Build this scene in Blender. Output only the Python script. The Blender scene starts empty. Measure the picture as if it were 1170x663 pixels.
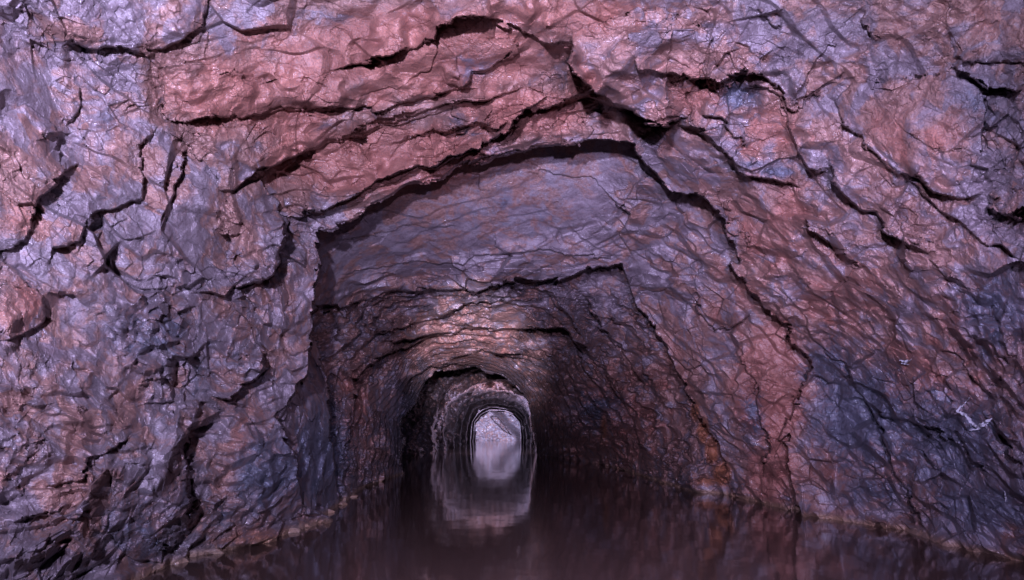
import bpy, bmesh, math
import numpy as np
from mathutils import Vector

# ------------------------------------------------------------------ camera
F, CX, CY = 850.0, 585.0, 331.5          # focal length and centre, in photo pixels
PITCH = math.atan((492 - CY) / F)        # horizon sits low in the picture
EYE = 0.9                                # eye height over the water (m)
S = bpy.context.scene
cd = bpy.data.cameras.new('camera'); cam = bpy.data.objects.new('camera', cd)
S.collection.objects.link(cam)
cd.sensor_width = 36; cd.lens = F / 1170 * 36
cd.clip_start = 0.05; cd.clip_end = 500
cam.location = (0, 0, 0); cam.rotation_euler = (math.pi / 2 + PITCH, 0, 0)
S.camera = cam

# ------------------------------------------------------------------ light
w = bpy.data.worlds.new('World'); S.world = w; w.use_nodes = True
bg = w.node_tree.nodes['Background']
bg.inputs[0].default_value = (0.45, 0.42, 1.0, 1); bg.inputs[1].default_value = 0.03

def lamp(name, kind, loc, target, power, color, size, cone=None, blend=0.5):
    d = bpy.data.lights.new(name, kind); d.energy = power; d.color = color
    if kind == 'AREA': d.shape = 'DISK'; d.size = size
    else: d.shadow_soft_size = size
    if kind == 'SPOT': d.spot_size = math.radians(cone); d.spot_blend = blend
    o = bpy.data.objects.new(name, d); S.collection.objects.link(o)
    o.location = loc
    o.rotation_euler = (Vector(target) - Vector(loc)).to_track_quat('-Z', 'Y').to_euler()
    return o
# the photographer's lamps: a flash high left, a weaker one high right, a torch down the tunnel
lamp('flash_lamp', 'SPOT', (-0.42, -1.1, 0.66), (-1.5, 5, 3.4), 5300, (0.61, 0.59, 1.0), 0.05, 115, 1.0)
lamp('second_flash_lamp', 'SPOT', (0.35, -0.6, 0.5), (1.1, 6, 0.15), 3900, (0.62, 0.55, 1.0), 0.05, 60, 1.0)
lamp('torch_lamp', 'SPOT', (-0.3, 0.3, 0.5), (-0.8, 20, 1.55), 36000, (0.76, 0.72, 1.0), 0.04, 12.5, 1.0)

lamp('passage_lamp', 'SPOT', (-0.7, 27, 0.3), (-1.1, 48, 0.7), 5200, (0.64, 0.64, 1.0), 0.1, 84, 1.0)
lamp('far_lamp', 'SPOT', (-0.9, 54, 0.5), (-1.25, 70, 0.3), 30000, (0.58, 0.62, 1.0), 0.1, 64, 1.0)

S.view_settings.view_transform = 'Standard'
S.view_settings.look = 'None'
S.view_settings.exposure = 0
S.view_settings.gamma = 1
S.render.engine = 'CYCLES'
S.cycles.max_bounces = 5
S.cycles.use_denoising = True; S.cycles.denoiser = 'OPENIMAGEDENOISE'; S.cycles.denoising_input_passes = 'RGB_ALBEDO_NORMAL'; S.cycles.denoising_prefilter = 'ACCURATE'; S.cycles.sample_clamp_indirect = 2.0

# ------------------------------------------------------------------ numeric helpers
CP, SP = math.cos(PITCH), math.sin(PITCH)
def ray(u, v):
    x = (u - CX) / F; y = (CY - v) / F
    k = CP - SP * y
    return x / k, (SP + CP * y) / k          # X/Y, Z/Y
def world(u, v, Y):
    a, b = ray(u, v)
    return np.stack([a * Y, Y, b * Y], -1)
def pix(X, Y, Z):
    fw = Y * CP + Z * SP; up = -Y * SP + Z * CP
    return CX + F * X / fw, CY - F * up / fw
def water_Y(v):
    return -EYE / ray(CX, v)[1]

def hsh(i, j, k, s):
    M = np.uint64
    with np.errstate(over='ignore'):
        n = i.astype(M) * M(0x9E3779B97F4A7C15) + M(s * 1013904223 + 12345)
        n = (n ^ (n >> M(29))) * M(0xBF58476D1CE4E5B9)
        n = (n + j.astype(M) * M(0xD6E8FEB86659FD93)); n = (n ^ (n >> M(32))) * M(0x94D049BB133111EB)
        n = (n + k.astype(M) * M(0xA0761D6478BD642F)); n = (n ^ (n >> M(29))) * M(0xBF58476D1CE4E5B9)
        n = n ^ (n >> M(32))
    return (n & M(0xffffff)).astype(np.float32) / 16777216.0

def vnoise(p, s=0):
    """gradient-free value noise, quintic, -1..1"""
    f = np.floor(p); t = (p - f).astype(np.float32); i = f.astype(np.int64)
    t = t * t * t * (t * (t * 6 - 15) + 10)
    x, y, z = i[..., 0], i[..., 1], i[..., 2]
    def h(a, b, c): return hsh(x + a, y + b, z + c, s)
    tx, ty, tz = t[..., 0], t[..., 1], t[..., 2]
    l = lambda a, b, k: a + (b - a) * k
    c0 = l(l(h(0,0,0), h(1,0,0), tx), l(h(0,1,0), h(1,1,0), tx), ty)
    c1 = l(l(h(0,0,1), h(1,0,1), tx), l(h(0,1,1), h(1,1,1), tx), ty)
    return l(c0, c1, tz) * 2 - 1
ROT = np.array([[0.36, 0.48, -0.8], [-0.8, 0.6, 0.0], [0.48, 0.64, 0.6]])
def fbm(p, octv=4, s=0, gain=0.5):
    a, r, n = 1.0, 0.0, 0.0
    for o in range(octv):
        r = r + a * vnoise(p, s + o * 17); n += a
        a *= gain; p = p @ ROT.T * 2.03 + 7.1
    return r / n
def cells(p, s=0, tilt=1.0, jit=0.95, step=.55, bevel=None):
    """fractured blocks: every cell of a jittered grid is a tilted flat facet with its own offset; `bevel` rounds the breaks between them"""
    f = np.floor(p).astype(np.int64)
    best = np.full(p.shape[:-1], 1e9, np.float32); val = np.zeros_like(best); b2 = best.copy(); v2 = val.copy()
    for a in (-1, 0, 1):
        for b in (-1, 0, 1):
            for c in (-1, 0, 1):
                i, j, k = f[..., 0] + a, f[..., 1] + b, f[..., 2] + c
                h0 = hsh(i, j, k, s); h1 = (h0 * 977.13) % 1; h2 = (h0 * 7793.7) % 1
                dx = (p[..., 0] - (i + 0.5 + jit * (h0 - 0.5))).astype(np.float32)
                dy = (p[..., 1] - (j + 0.5 + jit * (h1 - 0.5))).astype(np.float32)
                dz = (p[..., 2] - (k + 0.5 + jit * (h2 - 0.5))).astype(np.float32)
                d = dx * dx + dy * dy + dz * dz
                g0 = hsh(i, j, k, s + 3); g1 = (g0 * 983.71) % 1; g2 = (g0 * 7759.3) % 1; g3 = (g0 * 3571.9) % 1
                vv = step * (g3 - 0.5) + tilt * ((g0 - 0.5) * dx + (g1 - 0.5) * dy + (g2 - 0.5) * dz) * 2
                m = d < best; m2 = (~m) & (d < b2)
                v2 = np.where(m, val, np.where(m2, vv, v2)); b2 = np.where(m, best, np.where(m2, d, b2))
                val = np.where(m, vv, val); best = np.where(m, d, best)
    if bevel is None: return val
    t = .5 + .5 * np.clip((b2 - best) / bevel, 0, 1)
    return val * t + v2 * (1 - t)
def saw(t, sharp=0.86):
    t = t - np.floor(t)
    return np.where(t < sharp, t / sharp, (1 - t) / (1 - sharp)) - 0.5
def sstep(a, b, x):
    t = np.clip((x - a) / (b - a), 0, 1); return t * t * (3 - 2 * t)

def rbf(ctrl):
    """smooth interpolation of log depth through control points (u, v, Y); Y=None means 'at the waterline'"""
    pts = []
    for u, v, Y in ctrl:
        if Y is None:
            Y = water_Y(v)
            pts.append((u, v + 60, Y))
        pts.append((u, v, Y))
    a = np.array(pts, float); P = a[:, :2] / 300.0; L = np.log(a[:, 2]); n = len(P)
    def phi(r): return r                      # biharmonic: no overshoot
    K = phi(np.linalg.norm(P[:, None] - P[None], axis=-1)) - np.eye(n) * 0.02
    A = np.zeros((n + 3, n + 3)); A[:n, :n] = K; A[:n, n] = 1; A[:n, n+1:] = P; A[n, :n] = 1; A[n+1:, :n] = P.T
    wgt = np.linalg.solve(A, np.concatenate([L, np.zeros(3)]))
    def ev(u, v):
        q0, q1 = u / 300.0, v / 300.0
        r = wgt[n] + wgt[n+1] * q0 + wgt[n+2] * q1
        for i in range(n):
            r = r + wgt[i] * np.sqrt((q0 - P[i, 0]) ** 2 + (q1 - P[i, 1]) ** 2)
        return np.exp(np.clip(r, -1, 4.6))
    return ev

def seg_dist(u, v, pl, closed=False):
    """distance to polyline, side (+ = left of travel in y-down picture), and parameter 0..1"""
    pl = np.array(pl, float)
    if closed: pl = np.vstack([pl, pl[:1]])
    ln = np.linalg.norm(np.diff(pl, axis=0), axis=1); cum = np.concatenate([[0], np.cumsum(ln)])
    best = np.full(u.shape, 1e9); sg = np.zeros(u.shape); tt = np.zeros(u.shape)
    for i in range(len(pl) - 1):
        ax, ay = pl[i]; dx, dy = pl[i+1] - pl[i]
        L2 = dx * dx + dy * dy + 1e-9
        t = np.clip(((u - ax) * dx + (v - ay) * dy) / L2, 0, 1)
        ex, ey = u - ax - t * dx, v - ay - t * dy
        d = ex * ex + ey * ey
        m = d < best - 1e-9
        best = np.where(m, d, best)
        sg = np.where(m, np.sign(dx * (v - ay) - dy * (u - ax)), sg)
        tt = np.where(m, (cum[i] + t * ln[i]) / cum[-1], tt)
    return np.sqrt(best), sg, tt
def inside(u, v, poly):
    r = np.zeros(u.shape, bool); n = len(poly)
    for i in range(n):
        x0, y0 = poly[i]; x1, y1 = poly[(i + 1) % n]
        if y0 == y1: continue
        c = ((y0 > v) != (y1 > v)) & (u < (x1 - x0) * (v - y0) / (y1 - y0) + x0)
        r ^= c
    return r
def sdist(u, v, poly):
    """signed distance, positive inside"""
    d, _, _ = seg_dist(u, v, poly, True)
    return np.where(inside(u, v, poly), d, -d)

# ------------------------------------------------------------------ large shape of the cavern
W_LEFT = [(190,640),(226,634),(281,621),(321,611),(362,596),(385,578),(400,572),(415,552),(458,541)]
near = rbf([(-260,-220,1.9),(-260,200,2.2),(-260,500,2.5),(-260,800,2.6),
    (0,-220,2.5),(0,0,3.0),(0,150,3.2),(0,330,3.3),(0,500,3.35),(20,712,None),
    (100,60,3.6),(100,250,3.75),(100,420,3.85),(100,560,3.9),(100,680,None),(190,645,None),
    (200,-220,3.0),(230,20,3.9),(200,120,4.2),(200,250,4.5),(200,400,4.7),(200,520,5.0),
    (226,634,None),(281,621,None),(321,611,None),(362,596,None),
    (300,330,5.5),(300,470,5.9),(300,560,6.0),(350,260,6.3),(355,400,6.6),
    (350,-220,3.1),(350,0,4.2),(350,110,5.0),(350,200,5.9),
    (550,-220,3.1),(550,0,4.2),(550,90,5.0),(550,150,5.9),(550,200,6.6),
    (700,-220,3.1),(700,0,4.1),(700,80,4.9),(700,150,6.0),(760,200,6.3),
    (830,60,4.5),(830,160,5.2),(830,250,6.5),(880,360,7.3),(935,440,7.8),
    (900,0,3.9),(950,120,4.5),(950,250,5.3),(1000,350,5.8),(1050,450,6.0),
    (1050,0,3.5),(1050,150,4.0),(1050,280,4.5),(1100,540,5.7),
    (1170,0,3.2),(1170,200,3.6),(1170,400,4.3),(1170,540,4.8),
    (913,586,None),(931,591,None),(971,597,None),(1036,605,None),(1056,611,None),(1071,619,None),(1122,631,None),(1170,641,None),
    (1300,672,None),(1430,-220,1.9),(1430,100,2.2),(1430,400,2.6),(1430,700,3.0),(1200,-220,2.5),(950,-220,2.9)])
second = rbf([(320,470,6.4),(340,614,None),(362,596,None),(385,578,None),(400,572,None),(415,556,None),(430,548,None),
    (330,440,7.2),(350,430,7.8),(350,520,7.6),(370,270,7.6),(365,350,8.6),(365,420,8.8),(400,450,9.9),(400,520,9.6),
    (450,240,7.9),(400,330,9.2),(550,200,7.6),(550,250,8.1),(550,310,9.0),(690,170,7.5),(650,240,8.0),(690,300,8.9),
    (740,190,7.2),(760,260,8.2),(830,260,7.3),(800,300,8.3),(730,340,9.6),(790,400,9.6),(860,340,8.0),(850,420,8.9),
    (925,430,8.3),(870,480,9.0),(800,480,10.2),(760,430,10.6),(780,558,None),(845,569,None),(875,576,None),(908,583,None),(770,500,11.4),
    (440,480,12.6),(450,420,13)])
third = rbf([(365,352,9.6),(400,350,10.4),(480,332,10.6),(555,334,10.8),(640,322,10.8),(712,304,10.4),
    (385,460,10.3),(400,572,None),(390,520,10.0),(415,556,None),(458,541,None),(430,470,13),(430,510,12.8),(425,420,12.5),(440,370,11.8),(400,400,10.8),
    (540,370,13.2),(540,400,16),(540,418,17.5),(500,420,17),(490,385,13.6),(475,440,15.6),(460,480,15.4),(458,515,15.6),
    (600,370,13.3),(600,410,15.5),(590,436,18.5),(606,465,20),
    (640,400,14.5),(640,440,18),(640,480,21),(620,480,23),(616,505,25),(614,519,None),(651,524,None),(691,531,None),(742,546,None),(780,558,None),(845,569,None),
    (660,360,12.2),(700,340,11.2),(700,390,12.6),(700,430,14.5),(700,490,17),(745,390,11.4),(750,450,13),(750,510,13.8),(780,450,11.8),(790,510,11.9)])
fourth = rbf([(458,519,None),(506,514,None),(525,510,None),(541,505.5,None),(460,470,27),(480,440,25),(497,424,27),(541,422,27),(581,434,27),(600,452,28),
    (607,480,32),(612,515,None),(600,511,None),(594,507,None),(500,480,33),(520,470,37),(535,470,45),(530,440,30),(560,446,32),(590,455,32),(560,460,45),(588,468,46),(600,480,42),
    (550,470,58),(575,470,58),(545,490,60),(593,490,60),(540,436,29)])
A_ = [(362,268),(372,262),(410,247),(440,226),(465,213),(508,202),(520,190),(556,184),(594,177),(630,169),(660,162),(690,161),(724,160),(730,172),(753,204),(772,220),(797,228),(818,240),(830,264),(838,294),(845,318),(865,340),(886,360),(906,385),(926,415),(930,435),(921,447),(903,466),(900,501),(903,541),(915,600),(915,760),(385,760),(380,600),(345,575),(335,520),(316,472),(340,448),(352,425),(356,380),(362,330)]
B_ = [(355,354),(400,348),(440,336),(480,329),(510,332),(555,330),(580,322),(610,324),(640,319),(680,304),(712,302),(722,335),(745,372),(768,408),(785,445),(800,475),(820,506),(832,531),(838,600),(838,760),(395,760),(392,600),(386,560),(380,500),(376,440),(362,390)]
C_ = [(458,600),(458,530),(459,505),(460,481),(467,469),(476,461),(480,448),(486,436),(496,424),(515,423),(541,420),(562,426),(581,433),(592,442),(599,451),(604,464),(606,480),(610,500),(614,524),(616,600)]
D1 = [(500,600),(502,500),(505,480),(512,463),(530,451),(550,447),(563,450),(585,447),(600,460),(606,480),(609,516),(610,600)]
D2 = [(521,600),(521,500),(524,476),(533,462),(545,456),(566,460),(590,460),(598,472),(603,512),(603,600)]
D3 = [(533,600),(533,500),(536,478),(544,467),(562,463),(588,466),(598,475),(601,510),(601,600)]
E_ = [(543,600),(544,495),(545,484),(550,477),(560,472),(574,471),(586,475),(593,483),(595,500),(595,600)]

# ledges: (polyline, amplitude m, reach px on the proud side, reach px on the recessed side)
# travelling along the line the proud rock lies on the picture's upper / left-hand side
def Z(ox, oy, k, *p): return [(ox + x * k, oy + y * k) for x, y in p]
k1 = 0.4975; k4 = 0.5025; k5 = 0.5023
LEDGES = [
 (Z(0,0,k1,(150,105),(250,115),(350,120),(420,95),(465,65)), .16, 60, 14),
 (Z(0,0,k1,(470,0),(470,60),(472,135)), -.05, 20, 20),
 (Z(0,0,k1,(372,230),(362,180),(380,150),(470,140)), -.05, 16, 16),
 (Z(0,0,k1,(375,275),(520,275),(600,262),(640,245),(660,255),(760,245),(804,250),(860,248),(950,225),(1060,205),(1110,200)), .11, 45, 16),
 (Z(0,0,k1,(500,425),(545,430),(600,395),(650,370),(700,350),(760,318),(804,305),(900,270),(980,250)), .16, 40, 18),
 (Z(0,0,k1,(650,490),(700,495),(760,480),(804,460),(870,410),(960,390),(1070,345),(1120,335),(1190,270),(1250,240),(1345,220)), .2, 40, 22),
 (Z(0,0,k1,(0,590),(40,565),(75,525),(85,470),(110,440),(145,390),(185,370)), .16, 60, 14),
 (Z(0,0,k1,(115,620),(120,570),(180,550),(205,500),(240,480),(325,455),(330,390),(322,340),(340,310),(372,285)), .12, 40, 16),
 (Z(0,0,k1,(150,290),(190,240),(182,200)), .08, 18, 12),
 (Z(0,0,k1,(285,255),(355,240)), .09, 22, 8),
 (Z(0,0,k1,(370,520),(385,470),(415,400),(430,340)), .06, 30, 12),
 (Z(0,0,k1,(545,660),(600,650),(645,600),(650,540),(640,480)), .26, 40, 22),
 (Z(0,0,k1,(215,570),(240,520),(300,500)), .08, 20, 10),
 (Z(0,0,k1,(270,480),(255,540),(275,600)), -.05, 16, 10),
 (Z(380,0,k1,(0,160),(100,130),(190,110),(230,90),(240,60),(275,42),(340,45),(430,62),(450,90),(545,95)), .16, 45, 35),
 (Z(380,0,k1,(250,140),(265,190),(300,205),(320,170),(370,160),(425,125)), .09, 14, 14),
 (Z(380,0,k1,(0,320),(90,300),(180,270),(260,240),(360,232),(450,200)), .10, 22, 14),
 (Z(380,0,k1,(120,340),(230,300),(330,290),(410,275)), .09, 14, 10),
 (Z(380,0,k1,(60,440),(150,415),(240,380),(330,350)), .10, 16, 12),
 (Z(380,0,k1,(280,385),(350,365),(400,350),(480,340),(540,330)), .12, 12, 12),
 (Z(380,0,k1,(545,80),(545,150),(570,185),(610,205),(650,240),(720,280),(760,290),(804,280)), .36, 60, 26),
 (Z(380,0,k1,(690,130),(700,165),(760,170),(804,185),(830,195),(890,180),(930,165),(995,175),(1015,205),(1050,245),(1080,250)), .3, 45, 20),
 (Z(380,0,k1,(0,555),(100,540),(190,520),(290,520)), .12, 24, 12),
 (Z(380,0,k1,(0,635),(100,620),(200,600),(300,612),(330,590),(450,580),(560,590),(680,590)), .12, 14, 10),
 (Z(380,0,k1,(440,395),(520,400),(600,410),(640,450),(680,490),(660,540),(690,600)), .10, 20, 18),
 (Z(770,0,k1,(300,250),(350,200),(400,160)), .07, 18, 10),
 (Z(770,0,k1,(270,240),(330,215),(370,190)), .08, 14, 10),
 (Z(770,0,k1,(355,400),(310,385),(280,330),(265,290),(240,230),(200,195),(150,200)), -.22, 30, 22),
 (Z(770,0,k1,(600,572),(540,560),(490,530),(460,490),(400,465),(365,430),(355,350)), -.22, 16, 32),
 (Z(770,0,k1,(720,450),(670,455),(600,440),(570,415),(515,400),(480,370),(430,330),(390,290),(365,240)), -.2, 12, 60),
 (Z(770,0,k1,(640,150),(700,190),(740,200),(804,212)), .2, 40, 14),
 (Z(770,0,k1,(640,130),(700,150),(804,140)), .1, 30, 10),
 (Z(770,0,k1,(720,470),(760,500),(804,495),(850,470)), .22, 40, 16),
 (Z(770,0,k1,(515,405),(580,450),(650,510),(720,560),(804,600)), .10, 24, 12),
 (Z(770,0,k1,(300,435),(220,410),(150,400),(130,370),(95,320),(60,300),(0,295)), -.14, 14, 20),
 (Z(770,0,k1,(60,265),(110,270),(140,310),(165,345)), .1, 14, 12),
 (Z(770,0,k1,(240,60),(215,50),(180,10)), -.08, 12, 20),
 (Z(770,0,k1,(460,100),(430,50),(440,20)), -.08, 12, 20),
 (Z(770,0,k1,(430,625),(400,600),(340,550),(290,500)), -.14, 14, 26),
 (Z(770,0,k1,(660,120),(630,60),(640,0)), -.08, 12, 26),
 (Z(770,0,k1,(100,420),(130,500),(190,580),(260,640)), -.12, 14, 26),
 (Z(770,0,k1,(500,270),(560,330),(640,350),(700,340)), .05, 16, 10),
 (Z(0,330,k4,(0,122),(60,112),(100,72),(106,5)), .1, 40, 14),
 (Z(0,330,k4,(95,460),(190,435),(200,385),(260,365),(310,340)), .13, 34, 12),
 (Z(0,330,k4,(45,525),(130,510),(165,490)), .12, 26, 10),
 (Z(0,330,k4,(0,440),(70,400),(100,330)), .08, 26, 12),
 (Z(0,330,k4,(370,612),(380,578),(432,556),(436,500),(415,460),(430,390),(410,350),(430,320),(500,300)), .17, 60, 30),
 (Z(0,330,k4,(480,240),(520,248),(560,222),(605,185),(592,140)), .2, 30, 16),
 (Z(0,330,k4,(180,160),(160,230),(200,300)), -.05, 20, 16),
 (Z(0,330,k4,(300,215),(380,205),(470,200),(465,100)), .06, 26, 16),
 (Z(0,330,k4,(570,40),(560,120),(540,180)), .1, 22, 14),
 (Z(0,330,k4,(20,240),(90,270),(160,250)), .06, 20, 10),
 (Z(0,330,k4,(200,470),(290,450),(370,420)), .05, 16, 8),
 (Z(0,330,k4,(440,520),(520,500),(600,520)), .06, 18, 8),
 (Z(340,330,k5,(150,115),(230,90),(330,60),(420,30),(520,38),(590,60)), .2, 16, 12),
 (Z(340,330,k5,(180,125),(280,112),(380,92),(450,97),(540,86),(600,92),(630,130),(650,180),(690,230),(720,290)), .34, 22, 14),
 (Z(340,330,k5,(105,380),(130,300),(130,200),(200,150),(310,112)), .25, 16, 20),
 (Z(340,330,k5,(330,168),(420,142),(500,160),(570,182)), .2, 9, 8),
 (Z(340,330,k5,(232,262),(250,210),(300,180),(350,172),(430,178)), .18, 8, 6),
 (Z(340,330,k5,(430,150),(500,150),(560,165),(600,230),(620,300)), .2, 9, 8),
 (Z(340,330,k5,(610,110),(700,190),(760,300),(785,400)), .16, 18, 16),
 (Z(340,330,k5,(640,0),(700,100),(760,180),(800,250)), .14, 20, 16),
 (Z(340,330,k5,(560,0),(600,60),(640,110)), .1, 16, 12),
 (Z(340,330,k5,(160,40),(220,20),(300,10)), .14, 12, 10),
 (Z(340,330,k5,(540,250),(570,300),(600,360)), .3, 8, 8),
 (Z(770,330,k4,(200,440),(212,350),(190,280),(180,200),(150,120)), -.16, 16, 26),
 (Z(770,330,k4,(40,0),(60,60),(100,100),(180,60)), .16, 20, 12),
 (Z(770,330,k4,(570,555),(500,420),(460,300),(400,200),(330,120)), -.12, 20, 40),
 (Z(770,330,k4,(740,260),(690,210),(640,150),(600,140)), -.12, 16, 30),
 (Z(770,330,k4,(720,420),(600,330),(500,290),(440,260)), -.1, 16, 30),
 (Z(770,330,k4,(796,400),(760,340),(720,290)), -.1, 16, 30),
]

# colour of the rock itself: (u, v, radius u, radius v, strength)
RED = [(470,60,210,60,1),(300,110,140,60,.9),(430,180,150,50,1),(600,130,100,40,.9),(620,20,150,40,.8),(30,250,60,60,.4),(30,350,60,50,.4),(130,150,60,60,.35),
  (1040,160,90,60,.5),(1130,30,60,50,.5),(800,110,90,50,.6),(880,260,80,80,.6),(880,150,60,40,.7),(960,330,110,100,.5),(880,440,50,90,1),(1080,420,130,100,.55),
  (520,390,160,50,.45),(400,470,40,80,.6),(700,480,110,90,.6),(1000,520,120,80,.5),(280,490,40,60,.5),(90,500,100,80,.3),(880,540,40,50,.8),(660,90,60,30,.6),(1010,260,190,170,.28),(850,330,70,120,.5),(760,430,60,80,.5),(700,60,60,60,.45),(250,180,60,60,.35),(330,560,60,60,.3)]
BLUE = [(275,60,0,0,0),(540,78,32,26,.45),(600,235,130,60,.35),(180,385,90,50,.55),(255,430,70,60,.4),(310,540,60,60,.75),(250,590,60,50,.35),(370,520,40,80,.9),
  (440,300,90,30,.25),(985,480,60,70,1),(950,420,40,40,.7),(1080,500,110,80,.75),(1130,580,80,50,.8),(1140,360,60,70,.7),(1130,130,50,60,.55),(860,188,18,7,.7),(885,196,26,7,.7),
  (845,110,30,18,.8),(680,470,45,35,.6),(480,480,60,60,.6),(130,620,120,60,.3),(1040,240,90,40,.3),(860,480,20,40,.6),(120,140,25,20,.5),(1000,560,80,30,.6)]
ORANGE = [(794,470,7,16,1),(803,492,8,18,1.2),(813,515,9,18,1.3),(825,542,12,16,1.3),(808,550,20,8,.9),(690,490,6,26,.8),(880,430,24,44,.42),(690,500,10,26,.5),(560,140,50,14,.2),(300,615,110,14,.5),(705,505,8,24,.4),(15,370,30,40,.4)]
def blobs(u, v, L):
    r = np.zeros(u.shape)
    for x, y, a, b, s in L:
        if s: r = np.maximum(r, s * np.exp(-(((u - x) / a) ** 2 + ((v - y) / b) ** 2) * 0.9))
    return r

def normals(P):
    du = np.gradient(P, axis=1); dv = np.gradient(P, axis=0)
    n = np.cross(dv, du); n /= np.linalg.norm(n, axis=-1, keepdims=True) + 1e-12
    flip = np.sign(-(n * P).sum(-1, keepdims=True)); return n * np.where(flip == 0, 1, flip)
def spacing(P, U, V):
    """metres of surface per photo pixel, for leaving out detail finer than the mesh"""
    du = np.gradient(P, axis=1) / np.gradient(U, axis=1)[..., None]; dv = np.gradient(P, axis=0) / np.gradient(V, axis=0)[..., None]
    return np.maximum(np.linalg.norm(du, axis=-1), np.linalg.norm(dv, axis=-1))

def push(P, N, r):
    """move P by r metres of relief along its line of sight, more where the face is oblique: outlines stay where they are traced"""
    d = np.linalg.norm(P, axis=-1); c = np.abs((N * P).sum(-1)) / d
    return P * (1 - r / np.maximum(c, .42) / d)[..., None]
def relief(P, u, v, sp):
    """displacement towards the room in metres, evaluated in world space"""
    wq = np.stack([fbm(P * 1.3 + 11 * i, 3, 40 + i) for i in range(3)], -1)
    Q = P + wq * 0.10
    wr = sstep(560, 840, u + 0.35 * (v - 200)); wl = sstep(330, 170, u - 0.1 * v) * sstep(60, 240, v); wc = np.clip(1 - wr - wl, 0, 1)
    wf = np.stack([fbm(P * 4 + 3 * i, 2, 60 + i) for i in range(2)], -1)
    bl = lambda lam: np.clip((lam / sp - 3) / 5, 0, 1)
    r = 0
    am = 0.25 + 0.75 * sstep(-0.35, 0.4, fbm(P * 0.9, 3, 5))
    am2 = sstep(-0.25, 0.35, fbm(P * 1.7 + 9, 3, 6)); am3 = sstep(-0.1, 0.4, fbm(P * 2.9 + 19, 2, 7))
    for wgt, N in ((wc, (-0.28, -0.10, 0.95)), (wr, (0.62, -0.22, 0.62)), (wl, (0.30, 0.10, 0.93))):
        N = np.array(N) / np.linalg.norm(N)
        c = Q @ N; lo = 1 + .9 * sstep(330, 480, v) + .8 * wc * sstep(330, 250, v)
        s = 0.070 * (.5 + .5 * lo) * am * -saw(c / 0.42 + 0.3 * wf[..., 0]) * bl(.42) + 0.038 * lo * am2 * -saw(c / 0.16 + 0.3 * wf[..., 1] + 1.2 * wq[..., 0]) * bl(.16) \
            + 0.014 * lo * am3 * -saw(c / 0.07 + 0.7 * wf[..., 0], .78) * bl(.06)
        r = r + wgt * s
    # fractured blocks, flattened along the bedding
    bv = .04 + .26 * sstep(-.25, .3, fbm(P * 2.1 + 5, 2, 67))
    S1 = np.stack([Q[..., 0] * 2.0 + Q[..., 2] * .6, Q[..., 1] * 1.6, Q[..., 2] * 3.2 - Q[..., 0] * .7], -1)
    cf = 1 - .45 * wc * sstep(330, 250, v) - .2 * wr
    r = r + 0.11 * cf * cells(S1, 100, 1.3, bevel=bv * .7) * bl(.4)
    chunk = (0.55 + 0.45 * np.maximum(wl * sstep(200, 380, v) + 0.7 * wr, sstep(300, 520, v))) * (.25 + .75 * sstep(-.22, .28, fbm(P * 1.5 + 77, 3, 66)))
    r = r + 0.062 * cf * chunk * cells(S1 * 2.6 + 5, 200, 1.7, bevel=bv) * bl(.16)
    r = r + 0.040 * cf * chunk * cells((S1 * .5 + Q * 1.2) * 5.0 + wf[..., :1] * .4, 300, 1.8, bevel=bv * 1.2) * bl(.07)
    r = r + 0.022 * chunk * cells((S1 * .3 + Q * 1.3) * 12.0 + wf[..., :1], 400, 1.8, bevel=bv * 1.5) * bl(.035)
    r = r + 0.07 * fbm(P * 1.1 + 31, 3, 8) + 0.006 * fbm(P * 9, 3, 9, 0.5) * bl(.09)
    # the crust built up where the water stands
    zb = P[..., 2] + EYE   # (only where the scale is untouched)
    r = r + 0.07 * sstep(.09, .03, zb + .03 * wf[..., 0]) * sstep(14, 6, P[..., 1]) * np.where(u < 600, 1, .45)
    return r

def ledge_relief(u, v, WU, WV):
    r = np.zeros(u.shape)
    vary = .35 + .85 * sstep(-.35, .35, fbm(np.stack([u / 34, v / 34, u * 0 + 8], -1), 2, 91))
    for pl, amp, Lp, Lr in LEDGES:
        a = np.array(pl); R = 3.0 * max(Lp, Lr)
        rows = np.where((v[:, 0] > a[:, 1].min() - R) & (v[:, 0] < a[:, 1].max() + R))[0]
        cols = np.where((u[0] > a[:, 0].min() - R) & (u[0] < a[:, 0].max() + R))[0]
        if not len(rows) or not len(cols): continue
        sl = (slice(rows[0], rows[-1] + 1), slice(cols[0], cols[-1] + 1))
        d, sg, t = seg_dist(WU[sl], WV[sl], pl)
        if amp < 0: sg = -sg; Lp, Lr = Lr, Lp
        up = sg < 0
        fade = np.minimum(sstep(0, 0.12, t), sstep(1, 0.88, t)) ; fade = np.where((t <= 0) | (t >= 1), 0, fade)
        s = np.where(up, np.exp(-d / Lp), -0.5 * np.exp(-d / Lr))
        edge = np.clip(d / 1.2, 0, 1)              # the lip falls over about a pixel
        s = np.where(up, s * (0.3 + 0.7 * edge), s)
        r[sl] += .85 * abs(amp) * fade * s * vary[sl] * (1.5 if a[:, 0].mean() > 185 and a[:, 0].mean() < 760 and a[:, 1].mean() < 245 else .62 if a[:, 0].mean() < 190 else 1)
    return r

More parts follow.
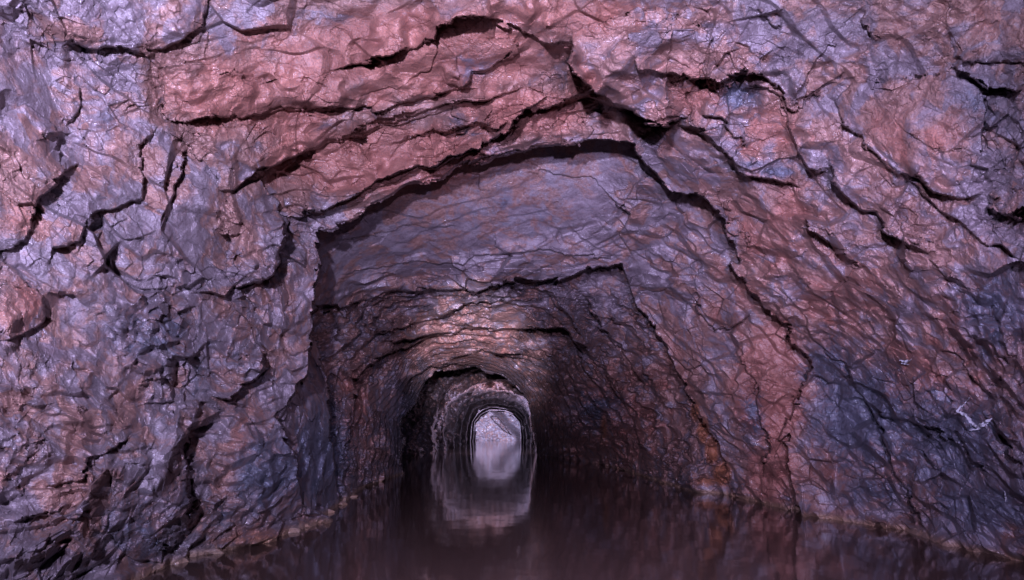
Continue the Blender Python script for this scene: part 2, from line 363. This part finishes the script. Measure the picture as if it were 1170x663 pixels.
def make_mesh(name, P, keep, mats, msk=None, smooth=False):
    """grid of points P with face mask keep -> object with only the used vertices"""
    H, W = P.shape[:2]
    idx = np.arange(H * W).reshape(H, W)
    q = np.stack([idx[:-1, :-1], idx[1:, :-1], idx[1:, 1:], idx[:-1, 1:]], -1)[keep]
    return raw_mesh(name, P.reshape(-1, 3), q, mats, None if msk is None else msk.reshape(-1, 4), smooth)
def raw_mesh(name, pts, q, mat, msk, smooth=False):
    used, inv = np.unique(q, return_inverse=True)
    q = inv.reshape(-1, 4).astype(np.int32); pts = pts[used].astype(np.float32)
    me = bpy.data.meshes.new(name)
    me.vertices.add(len(pts)); me.vertices.foreach_set('co', pts.ravel())
    me.loops.add(q.size); me.loops.foreach_set('vertex_index', q.ravel())
    me.polygons.add(len(q)); me.polygons.foreach_set('loop_start', np.arange(0, q.size, 4, dtype=np.int32))
    me.polygons.foreach_set('loop_total', np.full(len(q), 4, np.int32))
    me.update(calc_edges=True); me.validate()
    if msk is not None:
        at = me.attributes.new('rock_kind', 'FLOAT_COLOR', 'POINT'); at.data.foreach_set('color', msk[used].astype(np.float32).ravel())
    me.polygons.foreach_set('use_smooth', np.full(len(q), smooth)); me.materials.append(mat)
    o = bpy.data.objects.new(name, me); S.collection.objects.link(o); return o

# ------------------------------------------------------------------ materials
class NT:
    def __init__(s, name):
        s.m = bpy.data.materials.new(name); s.m.use_nodes = True; s.t = s.m.node_tree; s.b = s.t.nodes['Principled BSDF']
    def n(s, k, **kw):
        x = s.t.nodes.new(k)
        for a, b in kw.items():
            if hasattr(x, a): setattr(x, a, b)
            else: x.inputs[a].default_value = b
        return x
    def l(s, a, b): s.t.links.new(a, b)
    def noise(s, co, scale, det=6, rough=.6, dist=0):
        x = s.n('ShaderNodeTexNoise'); x.inputs['Scale'].default_value = scale; x.inputs['Detail'].default_value = det
        x.inputs['Roughness'].default_value = rough; x.inputs['Distortion'].default_value = dist; s.l(co, x.inputs['Vector']); return x.outputs['Fac']
    def rng(s, v, a, b, c=0, d=1, kind='SMOOTHSTEP'):
        x = s.n('ShaderNodeMapRange'); x.interpolation_type = kind; s.l(v, x.inputs[0])
        for i, q in enumerate((a, b, c, d)): x.inputs[i + 1].default_value = q
        return x.outputs[0]
    def math(s, op, a, b=None):
        x = s.n('ShaderNodeMath'); x.operation = op
        for i, q in enumerate((a, b)):
            if q is None: continue
            if isinstance(q, (int, float)): x.inputs[i].default_value = q
            else: s.l(q, x.inputs[i])
        return x.outputs[0]
    def mix(s, f, a, b, blend='MIX'):
        x = s.n('ShaderNodeMix'); x.data_type = 'RGBA'; x.blend_type = blend
        for sock, q in ((x.inputs[0], f), (x.inputs[6], a), (x.inputs[7], b)):
            if isinstance(q, (int, float)): sock.default_value = q
            elif isinstance(q, tuple): sock.default_value = (*q, 1)
            else: s.l(q, sock)
        return x.outputs[2]

def rock_material():
    t = NT('wet_rock')
    co = t.n('ShaderNodeNewGeometry').outputs['Position']
    at = t.n('ShaderNodeAttribute'); at.attribute_name = 'rock_kind'
    sep = t.n('ShaderNodeSeparateColor'); t.l(at.outputs['Color'], sep.inputs[0])
    R, B, O = sep.outputs[0], sep.outputs[1], sep.outputs[2]
    n1 = t.noise(co, 1.7, 8, .65, .4); n2 = t.noise(co, 6, 8, .65, .3); n3 = t.noise(co, 28, 6, .6); n4 = t.noise(co, 110, 4, .6)
    vo = t.n('ShaderNodeTexVoronoi'); vo.inputs['Scale'].default_value = 5.5
    wv = t.n('ShaderNodeMix'); wv.data_type = 'VECTOR'; wv.inputs[0].default_value = .12
    nc = t.n('ShaderNodeTexNoise'); nc.inputs['Scale'].default_value = 4; nc.inputs['Detail'].default_value = 5; t.l(co, nc.inputs['Vector'])
    t.l(co, wv.inputs[4]); t.l(nc.outputs['Color'], wv.inputs[5]); t.l(wv.outputs[1], vo.inputs['Vector'])
    vs_ = t.n('ShaderNodeSeparateColor'); t.l(vo.outputs['Color'], vs_.inputs[0]); facet = vs_.outputs[0]; facet2 = vs_.outputs[1]
    grey = t.mix(t.rng(n2, .35, .65), (.145, .108, .125), (.27, .215, .24))
    mauve = t.mix(t.rng(n3, .3, .7), (.19, .088, .070), (.33, .18, .145))
    n5 = t.noise(co, 3.4, 7, .68, .8)
    grey = t.mix(t.rng(t.math('ADD', n5, t.math('ADD', t.math('MULTIPLY', facet, .16), t.math('MULTIPLY', R, .30))), .56, .72), grey, mauve)
    red = t.mix(t.rng(n2, .3, .7), (.225, .078, .056), (.41, .175, .13))
    fr = t.rng(t.math('ADD', t.math('MULTIPLY', R, 1.05), t.math('ADD', t.math('MULTIPLY', n5, .9), t.math('MULTIPLY', facet2, .22))), .96, 1.28)
    c = t.mix(fr, grey, red)
    slate = t.mix(t.rng(n3, .3, .7), (.035, .04, .062), (.13, .135, .18))
    fb = t.rng(t.math('ADD', t.math('MULTIPLY', B, .6), t.math('ADD', t.math('MULTIPLY', n2, .75), t.math('ADD', t.math('MULTIPLY', n3, .35), t.math('MULTIPLY', facet, .14)))), .74, 1.08)
    c = t.mix(fb, c, slate)
    fo = t.rng(t.math('ADD', O, t.math('MULTIPLY', t.math('ADD', n3, n2), .6)), .95, 1.5, 0, .85)
    c = t.mix(fo, c, (.36, .12, .04))
    # pale mineral film, and the tan crust that the water has left just above its level
    c = t.mix(t.rng(t.noise(co, 11, 8, .7, .6), .62, .80, 0, .55), c, (.46, .42, .46))
    z = t.n('ShaderNodeSeparateXYZ'); t.l(co, z.inputs[0])
    zz = t.math('ADD', z.outputs[2], t.math('MULTIPLY', n2, -.10))
    band = t.math('MULTIPLY', t.rng(zz, -EYE + .02, -EYE - .04), 1)
    c = t.mix(t.math('MULTIPLY', band, t.rng(z.outputs[1], 16, 24, .75, 0)), c, (.30, .17, .09))
    c = t.mix(t.rng(n4, .38, .68, .0, .62), c, (.085, .05, .055), 'MIX')
    t.l(c, t.b.inputs['Base Color'])
    ro = t.math('ADD', t.rng(n3, .3, .7, .36, .62, 'LINEAR'), t.math('MULTIPLY', t.rng(n1, .35, .65, .12, -.04, 'LINEAR'), 1))
    t.l(ro, t.b.inputs['Roughness'])
    t.b.inputs['Specular IOR Level'].default_value = .62
    hv = t.math('ADD', t.math('MULTIPLY', t.noise(co, 46, 6, .72), 1.0), t.math('MULTIPLY', t.noise(co, 14, 3, .55, .3), 1.0))
    bp = t.n('ShaderNodeBump'); t.l(t.rng(t.noise(co, 2.6, 4, .6), .4, .62, .35, 1), bp.inputs['Strength']); bp.inputs['Distance'].default_value = .017; t.l(hv, bp.inputs['Height'])
    bp2 = t.n('ShaderNodeBump'); bp2.inputs['Strength'].default_value = .8; bp2.inputs['Distance'].default_value = .009
    t.l(t.noise(co, 75, 3, .6), bp2.inputs['Height']); t.l(bp.outputs[0], bp2.inputs['Normal']); t.l(bp.outputs[0], t.b.inputs['Normal'])
    t.l(t.math('MULTIPLY', t.rng(n1, .38, .55, 1, .25), t.rng(t.noise(co, 9, 5, .7), .42, .58, .15, 1)), t.b.inputs['Coat Weight']); t.b.inputs['Coat Roughness'].default_value = .13
    t.l(bp2.outputs[0], t.b.inputs['Coat Normal'])
    return t.m
ROCK = rock_material()

def water_material():
    t = NT('mine_water')
    co = t.n('ShaderNodeTexCoord').outputs['Object']
    t.b.inputs['Base Color'].default_value = (.068, .040, .033, 1)
    t.b.inputs['Roughness'].default_value = .06; t.b.inputs['IOR'].default_value = 1.33
    mp = t.n('ShaderNodeMapping'); mp.inputs['Scale'].default_value = (1.6, 1.0, 1); t.l(co, mp.inputs[0])
    h = t.math('ADD', t.noise(mp.outputs[0], 1.1, 2, .5), t.math('MULTIPLY', t.noise(mp.outputs[0], 5, 2, .5), .12))
    bp = t.n('ShaderNodeBump'); bp.inputs['Strength'].default_value = 1; bp.inputs['Distance'].default_value = .004
    t.l(h, bp.inputs['Height']); t.l(bp.outputs[0], t.b.inputs['Normal'])
    return t.m
WATER = water_material()

# ------------------------------------------------------------------ outer rock: near chamber + second stretch
def warp(U, V):
    q = np.stack([U / 26, V / 26, U * 0 + 3], -1)
    k = 1 - .28 * sstep(330, 200, np.hypot(U - 560, V - 470)) - .25 * sstep(130, 60, np.hypot(U - 540, V - 480))
    q3 = np.stack([U * .8 + V * .25, V * 1.3 - U * .3, U * 0], -1)
    j = sstep(-.35, .25, fbm(q * .8 + 21, 2, 5))
    cx = 6.0 * cells(q3 / 21, 501, 1.0, step=1) + 1.7 * cells(q3 / 8.5 + 3, 511, 1.0, step=1)
    cy = 6.0 * cells(q3 / 21, 521, 1.0, step=1) + 1.7 * cells(q3 / 8.5 + 3, 541, 1.0, step=1)
    return U + k * (6.0 * fbm(q, 4, 1, .5) + j * cx), V + k * (6.0 * fbm(q + 50, 4, 2, .5) + j * cy)
ARCH = [(461,640),(459,505),(462,481),(470,465),(480,448),(490,433),(505,424),(541,420),(575,428),(592,442),(604,462),(612,500),(616,640)]
def surface(fn, U, V, WU, WV, LR, mask, calm=1.0, amp=1.0, stair=0, ps=(1, 1, 1)):
    Y = fn(U, V); P = world(U, V, Y); N = normals(P); sp = spacing(P, U, V)
    if stair:
        d = np.maximum(-sdist(U, V, ARCH), 0)
        nz = .9 * fbm(np.stack([U / 55, V / 30, U * 0], -1), 3, 71) + .35 * fbm(np.stack([U / 9, V / 6, U * 0], -1), 3, 72)
        x = -6.5 * np.log(1 + d / 16) + nz
        f = x - np.floor(x); dp = .15 + .85 * sstep(-.25, .25, fbm(np.stack([U / 34, V / 20, U * 0 + 9], -1), 2, 73))
        x2 = 2.3 * x + .8 * fbm(np.stack([U / 14, V / 9, U * 0 + 4], -1), 2, 74); f2 = x2 - np.floor(x2)
        dp2 = sstep(-.1, .3, fbm(np.stack([U / 18, V / 11, U * 0 + 2], -1), 2, 75))
        P = P * np.exp(stair * dp * (.25 * f + .75 * sstep(.7, 1.0, f) - f) + .3 * stair * dp2 * (sstep(.7, 1, f2) - f2))[..., None]
    r = np.zeros(U.shape); m = mask
    r[m] = relief(P[m] * np.array(ps), U[m], V[m], sp[m])
    r = (r * amp + LR * np.clip(Y / 6.0, .8, 2.2)) * calm
    return P, N, r, push(P, N, r)
def axis(a, b, lo, hi, fine, coarse):
    return np.concatenate([np.arange(a, lo, coarse), np.arange(lo, hi, fine), np.arange(hi, b, coarse)])
us = axis(-260, 1431, -20, 1190, 1.05, 3.0); vs = axis(-220, 801, -20, 680, 1.05, 3.0)
U, V = np.meshgrid(us, vs)
WU, WV = warp(U, V)
sA = sdist(WU, WV, A_); sB = sdist(WU, WV, B_)
mA = sstep(-.6, .6, sA); mB = sstep(-.6, .6, sB)
LR = ledge_relief(U, V, WU, WV)
second_c = lambda u, v: second(u, v)
def third_c(u, v):
    w = sstep(40, 8, sdist(u, v, B_)); t = third(u, v)
    return t * (1 - w) + np.maximum(t, second(u, v) * 1.02) * w
Pb, Nb, Rb, Pn = surface(near, U, V, WU, WV, LR, sA < 3)
slabcalm = 1 - 0.8 * sstep(300, 270, V + .25 * (U - 550)) * sstep(730, 690, U)       # the smooth roof slab
P2 = surface(second_c, U, V, WU, WV, LR, (sA > -3) & (sB < 4), slabcalm)[3]
P3 = surface(third_c, U, V, WU, WV, LR, (sB > -3) & (sB < 5), stair=.07, ps=(.6, .8, .6))[3]
P = Pn * (1 - mA[..., None]) + P2 * mA[..., None]
P = P * (1 - mB[..., None]) + P3 * mB[..., None]
def masks(U, V): return np.stack([blobs(U, V, RED), blobs(U, V, BLUE), blobs(U, V, ORANGE), np.ones(U.shape)], -1)
MSK = masks(U, V)
ok = (P[..., 2] > -EYE - .6)
okf = (ok[:-1, :-1] | ok[1:, 1:]) & (sB[:-1, :-1] < 3.2)
a_in = (mA > .5)[:-1, :-1]; UQ = U[:-1, :-1]
for nm, k in (('rock_wall', okf & ~a_in & (UQ < 300)), ('rock_wall', okf & ~a_in & (UQ >= 780)),
              ('rock_roof', okf & ~a_in & (UQ >= 300) & (UQ < 780)), ('tunnel_roof', okf & a_in)):
    o = make_mesh(nm, P, k, ROCK, MSK); o['kind'] = 'structure'

# ------------------------------------------------------------------ third stretch, finer grid
um = np.arange(350, 850, .7); vm = np.arange(290, 625, .7)
U3, V3 = np.meshgrid(um, vm); W3u, W3v = warp(U3, V3)
sB3 = sdist(W3u, W3v, B_); sC3 = sdist(W3u, W3v, C_); mC = sstep(-.4, .5, sC3)
L3 = ledge_relief(U3, V3, W3u, W3v)
Pm = surface(third_c, U3, V3, W3u, W3v, L3, (sB3 > 1.5) & (sC3 < 3), stair=.07, ps=(.6, .8, .6))[3]
back = np.array([0, 9.0, 0]) * mC[..., None]
Pm = Pm * (1 + .6 * mC[..., None])
ok = (Pm[..., 2] > -EYE - .6)
k = (ok[:-1, :-1] | ok[1:, 1:]) & (sB3[:-1, :-1] > 2.4) & (sC3[:-1, :-1] < 2)
o = make_mesh('tunnel_wall', Pm, k, ROCK, masks(U3, V3)); o['kind'] = 'structure'

# ------------------------------------------------------------------ inner passage on a still finer grid
ui = np.arange(448, 626, .45); vi = np.arange(410, 545, .45)
U2, V2 = np.meshgrid(ui, vi)
q2 = np.stack([U2 / 8, V2 / 8, U2 * 0 + 5], -1)
W2u = U2 + 2.2 * fbm(q2, 4, 11, .55) + 2.0 * cells(q2 * 1.2, 13, 1, step=1); W2v = V2 + 2.2 * fbm(q2 + 50, 4, 12, .55) + 2.0 * cells(q2 * 1.2 + 5, 14, 1, step=1)
Yi = fourth(U2, V2)
md = [sstep(-.5, .5, sdist(W2u, W2v, D)) for D in (D1, D2, D3, E_)]
inner = Yi * (1 + .05 * md[0]) * (1 + .06 * md[1]) * (1 + .06 * md[2])
dE = np.maximum(-sdist(U2, V2, E_), 0)
xs = -3.2 * np.log(1 + dE / 6) + .55 * fbm(np.stack([U2 / 16, V2 / 16, U2 * 0], -1), 3, 77) + .16 * fbm(np.stack([U2 / 4, V2 / 4, U2 * 0], -1), 2, 78)
fr = xs - np.floor(xs)
Yst = inner * np.exp(.19 * (.15 * fr + .85 * sstep(.68, 1.0, fr) - fr))
wedge = sdist(U2 + (W2u - U2) * .3, V2 + (W2v - V2) * .3, [(560,476),(569,476),(584,497),(574,491)])
yend = 70 + 2.2 * sstep(568, 584, U2 - .9 * (V2 - 480)) + 1.6 * sstep(-.5, .8, wedge) + .22 * fbm(np.stack([U2 / 5, V2 / 3, U2 * 0], -1), 3, 79)
Yi = np.minimum(np.where(md[3] > .5, yend, Yst), yend)
Pi0 = world(U2, V2, Yi); Ps = world(U2, V2, fourth(U2, V2)); Ni = normals(Ps); spi = spacing(Ps, U2, V2) * .3
ri = relief(Pi0 * np.array([.8, .8, .8]), U2, V2, spi) * 1.1
Pi = push(Pi0, Ni, ri)
MI = np.stack([blobs(U2, V2, [(480,470,30,50,.4),(560,440,40,10,.5)]), blobs(U2, V2, [(480,480,40,50,.5),(600,480,20,40,.5)]), U2 * 0, U2 * 0 + 1], -1)
oki = (Pi[..., 2] > -EYE - .5)[:-1, :-1]
e_in = (Yi >= yend - .01)[:-1, :-1]
o = make_mesh('tunnel_wall', Pi, oki & ~e_in, ROCK, MI); o['kind'] = 'structure'
o = make_mesh('end_wall', Pi, oki & e_in, ROCK, MI); o['kind'] = 'structure'

# ------------------------------------------------------------------ loose and fracture-bound slabs, each a closed block of its own
def slab(name, label, cat, poly, lift, flat=.7, red=0, blue=0, orange=0, group=None, tilt=(0, 0)):
    lift *= .65
    """the block fills the traced outline in the near wall, stands proud of it by `lift` and reaches back into the wall"""
    a = np.array(poly, float); x0, y0 = a.min(0) - 14; x1, y1 = a.max(0) + 14
    r = np.where((vs > y0) & (vs < y1))[0]; c = np.where((us > x0) & (us < x1))[0]
    sl = (slice(r[0], r[-1] + 1), slice(c[0], c[-1] + 1))
    u, v = U[sl], V[sl]; s = np.minimum(sdist(WU[sl], WV[sl], poly), 1.5 - sA[sl])
    base, nrm, rel = BASE[0][sl], BASE[1][sl], BASE[2][sl]
    m = s > 0; mean = rel[m].mean()
    cu, cv = a.mean(0)
    t = lift * sstep(-2.0, 1.2, s) * (.45 + .55 * sstep(0, 16, s)) - .05 * sstep(1, -2.5, s) + (tilt[0] * (u - cu) + tilt[1] * (v - cv)) * .001
    # never sink into the wall behind inside the outline
    wallr = rel; fr = rel * flat + mean * (1 - flat) + t
    fr = np.where(s > 0, np.maximum(fr, wallr + .25 * lift * sstep(0, 4, s)), np.minimum(fr, wallr + t))
    front = push(base, nrm, fr); rear = push(base, nrm, wallr - .16 - lift)
    keep = (s > -3.0); kf = keep[:-1, :-1] & keep[1:, 1:] & keep[1:, :-1] & keep[:-1, 1:]
    H, W = u.shape; idx = np.arange(H * W).reshape(H, W)
    Q = lambda o, fl: (np.stack([idx[:-1, :-1], idx[1:, :-1], idx[1:, 1:], idx[:-1, 1:]], -1)[kf] + o)[:, ::-1 if fl else 1]
    qs = [Q(0, False), Q(H * W, True)]
    pad = np.pad(kf, 1)
    for di, dj, e in ((-1, 0, ((0, 0), (0, 1))), (1, 0, ((1, 1), (1, 0))), (0, -1, ((1, 0), (0, 0))), (0, 1, ((0, 1), (1, 1)))):
        b = kf & ~pad[1 + di:1 + di + kf.shape[0], 1 + dj:1 + dj + kf.shape[1]]
        i, j = np.nonzero(b)
        p, q_ = idx[i + e[0][0], j + e[0][1]], idx[i + e[1][0], j + e[1][1]]
        qs.append(np.stack([p, q_, q_ + H * W, p + H * W], -1))
    mk = MSK[sl].reshape(-1, 4).copy()
    mk[:, 0] = np.clip(mk[:, 0] + red, 0, 1); mk[:, 1] = np.clip(mk[:, 1] + blue, 0, 1); mk[:, 2] = np.clip(mk[:, 2] + orange, 0, 1)
    o = raw_mesh(name, np.vstack([front.reshape(-1, 3), rear.reshape(-1, 3)]), np.vstack(qs), ROCK, np.vstack([mk, mk]))
    o['label'] = label; o['category'] = cat; o['kind'] = 'thing'
    if group: o['group'] = group
    return o
BASE = (Pb, Nb, Rb)
slab('rock_slab', 'dark purple slab overhanging at the top left corner of the cave', 'rock slab', [(82,-30),(238,-30),(236,12),(232,33),(209,48),(174,61),(124,58),(76,50),(62,18)], .12)
slab('rock_bulge', 'rounded pinkish bulge of rock at the left edge above a dark crack', 'rock bulge', [(-30,150),(28,120),(62,140),(70,175),(72,200),(55,220),(43,236),(38,260),(20,281),(0,294),(-30,300)], .08, red=.15)
slab('rock_block', 'stepped pinkish block with ragged lower edge beside the rounded left bulge', 'rock block', [(95,110),(128,98),(165,88),(184,118),(185,142),(169,155),(160,170),(164,196),(161,226),(119,238),(101,250),(90,273),(58,284),(60,255),(88,205),(98,172),(90,142)], .07, tilt=(0, .4))
slab('boulder', 'round red brown boulder end at the left edge halfway down', 'boulder', [(-30,318),(22,318),(52,334),(50,366),(30,385),(0,391),(-30,395)], .09, red=.15)
slab('rock_flake', 'broad pale violet flake at the left shoulder of the tunnel opening', 'rock flake', [(262,222),(300,206),(318,228),(327,250),(326,276),(318,300),(296,324),(272,328),(258,310),(262,280),(250,252)], .14, flat=.5)
slab('rock_ledge', 'uppermost glossy red ledge running across the roof', 'rock ledge', [(186,92),(240,84),(330,88),(430,70),(495,44),(500,60),(492,78),(470,92),(420,106),(380,127),(330,122),(308,131),(262,136),(188,137)], .08)
slab('rock_ledge', 'middle glossy red ledge tapering down to the left across the roof', 'rock ledge', [(190,150),(262,148),(330,134),(420,126),(500,115),(540,112),(520,124),(470,140),(430,152),(385,158),(348,175),(323,184),(300,197),(271,213),(250,211),(230,180)], .09)
slab('rock_ledge', 'lowest red ledge hanging over the dark tunnel mouth', 'rock ledge', [(323,240),(360,222),(410,212),(470,188),(540,172),(600,150),(655,128),(680,150),(672,160),(620,166),(560,183),(520,190),(505,202),(462,213),(438,226),(408,247),(372,262),(330,264)], .09)
slab('rock_scale', 'small pale blue scale of bare rock set in the red roof', 'rock scale', [(500,66),(514,50),(545,44),(590,50),(592,62),(564,80),(540,88),(530,101),(512,96),(503,82)], .05, flat=.4, blue=.05)
slab('rock_block', 'large violet block with overhanging lower lip right of the red roof', 'rock block', [(652,38),(700,18),(760,10),(806,30),(824,62),(812,88),(796,92),(784,140),(756,144),(738,139),(704,119),(683,102),(664,92),(652,74)], .14)
slab('rock_slab', 'largest smooth brown slab high on the right wall with pointed left end', 'rock slab', [(952,118),(975,95),(1020,90),(1092,88),(1118,98),(1128,130),(1120,180),(1102,220),(1068,219),(1052,206),(1026,198),(1008,184),(984,163),(964,144)], .12, flat=.4)
slab('rock_slab', 'square brown slab in the upper right corner above a straight dark crack', 'rock slab', [(1086,-30),(1210,-30),(1210,66),(1170,70),(1118,75),(1090,60),(1082,30)], .09, flat=.5)
slab('rock_block', 'wedge of rock at the right edge jutting over a short dark cleft', 'rock block', [(1128,236),(1140,215),(1170,200),(1215,195),(1215,252),(1170,247),(1148,250)], .12)
slab('rock_block', 'hanging brown nose of rock above the recess at the upper right', 'rock block', [(802,80),(860,60),(905,70),(925,96),(918,125),(903,123),(887,104),(877,88),(850,84),(822,98)], .10)
slab('rock_slab', 'slanting slab low on the right wall between two parallel cracks', 'rock slab', [(948,178),(968,200),(1000,215),(1020,240),(1066,270),(1072,284),(1040,283),(1014,262),(998,244),(968,232),(952,214)], .10)
slab('rock_block', 'jagged grey block overhanging the dark hollow near the lower left', 'rock block', [(150,500),(200,470),(214,505),(216,540),(217,580),(216,606),(192,618),(184,640),(150,640),(120,600),(128,540)], .12, blue=.2)
slab('rock_shelf', 'low tan crusted shelf of rock along the left edge of the water', 'rock shelf', [(196,636),(240,617),(300,600),(345,585),(372,572),(398,558),(412,566),(402,582),(366,604),(321,622),(281,634),(226,650),(190,656)], .05, flat=.8, orange=.15)

# ------------------------------------------------------------------ stones half sunk along the left waterline
def stone(u, v, size, seed, which):
    bm = bmesh.new(); bmesh.ops.create_icosphere(bm, subdivisions=4, radius=1)
    co = np.array([q.co[:] for q in bm.verts]); rr = np.random.default_rng(seed)
    sc = np.array([1.25, .9, .55]) * (.8 + .4 * rr.random(3))
    n = co.copy()
    for k in range(9):                                     # chipped flat faces
        d = rr.normal(size=3); d /= np.linalg.norm(d); h = .55 + .3 * rr.random()
        t = n @ d; n = n - np.where(t > h, t - h, 0)[:, None] * d
    n = n * (1 + .07 * fbm(n * 2.5 + seed * 9, 4, 3))[:, None] * sc * size
    a = rr.random() * 6.28; ca, sa = math.cos(a), math.sin(a)
    n = np.stack([n[:, 0] * ca - n[:, 1] * sa, n[:, 0] * sa + n[:, 1] * ca, n[:, 2]], -1)
    for q, c in zip(bm.verts, n): q.co = c
    me = bpy.data.meshes.new('shore_stone'); bm.to_mesh(me); bm.free(); me.materials.append(ROCK)
    at = me.attributes.new('rock_kind', 'FLOAT_COLOR', 'POINT'); at.data.foreach_set('color', np.tile([.2, .2, .3, 1], len(me.vertices)).astype(np.float32))
    o = bpy.data.objects.new('shore_stone', me); S.collection.objects.link(o)
    if u > 375: u, v = u - 5, v - 4
    c = world(u, v, water_Y(v)); o.location = (c[0], c[1], -EYE + .12 * size)
    o['label'] = which + ' of the seven small tan stones half sunk along the left waterline'; o['category'] = 'stone'; o['group'] = 'stones along the left waterline'
for a in ((246,632,.07,1,'nearest'), (291,621,.055,2,'second nearest'), (335,608,.08,3,'third nearest'), (352,602,.05,4,'fourth nearest'),
          (378,590,.085,5,'fifth nearest'), (396,581,.07,6,'second farthest'), (409,572,.06,8,'farthest')): stone(*a)

# ------------------------------------------------------------------ white mineral veins standing out of the right-hand wall
def wall_point(u, v, out=.0015):
    j = np.searchsorted(us, u); i = np.searchsorted(vs, v)
    return P[i - 2:i + 2, j - 2:j + 2].reshape(-1, 3)[np.argmin(P[i - 2:i + 2, j - 2:j + 2, 1])] * (1 - out)
def mineral_material():
    t = NT('white_mineral'); co = t.n('ShaderNodeTexCoord').outputs['Object']
    t.l(t.mix(t.noise(co, 60, 4, .6), (.20, .19, .22), (.42, .40, .43)), t.b.inputs['Base Color']); t.b.inputs['Roughness'].default_value = .45
    return t.m
MINERAL = mineral_material()
def vein(name, label, cat, lines, mat):
    vts, fcs = [], []
    rr = np.random.default_rng(4)
    for ln in lines:
        d = []
        for (u0, v0, r0), (u1, v1, r1) in zip(ln[:-1], ln[1:]):
            n = max(2, int(np.hypot(u1 - u0, v1 - v0) / 1.5))
            d += [(u0 + (u1 - u0) * k / n, v0 + (v1 - v0) * k / n, r0 + (r1 - r0) * k / n) for k in range(n)]
        d.append(ln[-1])
        pts = [wall_point(u, v) for u, v, r in d]
        ys = np.array([p[1] for p in pts]); ys = np.minimum(ys, np.median(ys) + .04)
        base = len(vts)
        for (u, v, r), y in zip(d, ys):
            c = world(u + rr.normal() * .35, v + rr.normal() * .35, y); r = r * (.35 + .6 * rr.random())
            for a in range(6):
                an = a * math.pi / 3
                vts.append((c[0] + r * math.cos(an), c[1] + .6 * r * math.sin(2.1 * an), c[2] + r * math.sin(an)))
        for k in range(len(d) - 1):
            for a in range(6):
                b = (a + 1) % 6
                fcs.append((base + k * 6 + a, base + k * 6 + b, base + k * 6 + 6 + b, base + k * 6 + 6 + a))
        fcs.append(tuple(base + a for a in range(6))[::-1]); fcs.append(tuple(base + (len(d) - 1) * 6 + a for a in range(6)))
    me = bpy.data.meshes.new(name); me.from_pydata([tuple(map(float, q)) for q in vts], [], fcs); me.materials.append(mat)
    o = bpy.data.objects.new(name, me); S.collection.objects.link(o)
    o['label'] = label; o['category'] = cat; return o
vein('mineral_vein', 'white forked mineral vein on the dark lower part of the right wall', 'mineral vein',
     [[(1098,464,.004),(1093,470,.010),(1103,474,.014),(1111,484,.016),(1117,487,.014),(1128,481,.012),(1133,478,.005)],
      [(1108,492,.004),(1120,489,.010),(1131,480,.008)], [(1093,470,.006),(1103,460,.004),(1108,454,.003)]], MINERAL)
vein('mineral_spot', 'small white mineral patch on the red brown right wall above the forked vein', 'mineral patch',
     [[(1028,412,.003),(1033,413,.012),(1038,413,.009),(1041,411,.003)], [(1030,415,.004),(1035,416,.009),(1039,417,.003)]], MINERAL)
vein('mineral_speck', 'tiny upright white mineral speck on the right wall near the waterline', 'mineral speck',
     [[(1148,562,.004),(1149,567,.008),(1149,573,.004)]], MINERAL)

# ------------------------------------------------------------------ water
gx = np.linspace(-9, 9, 19); gy = np.linspace(-3, 95, 99)
GX, GY = np.meshgrid(gx, gy)
o = make_mesh('water', np.stack([GX, GY, GX * 0 - EYE], -1)[:, ::-1], np.ones((98, 18), bool), WATER, None, True)
o['kind'] = 'structure'
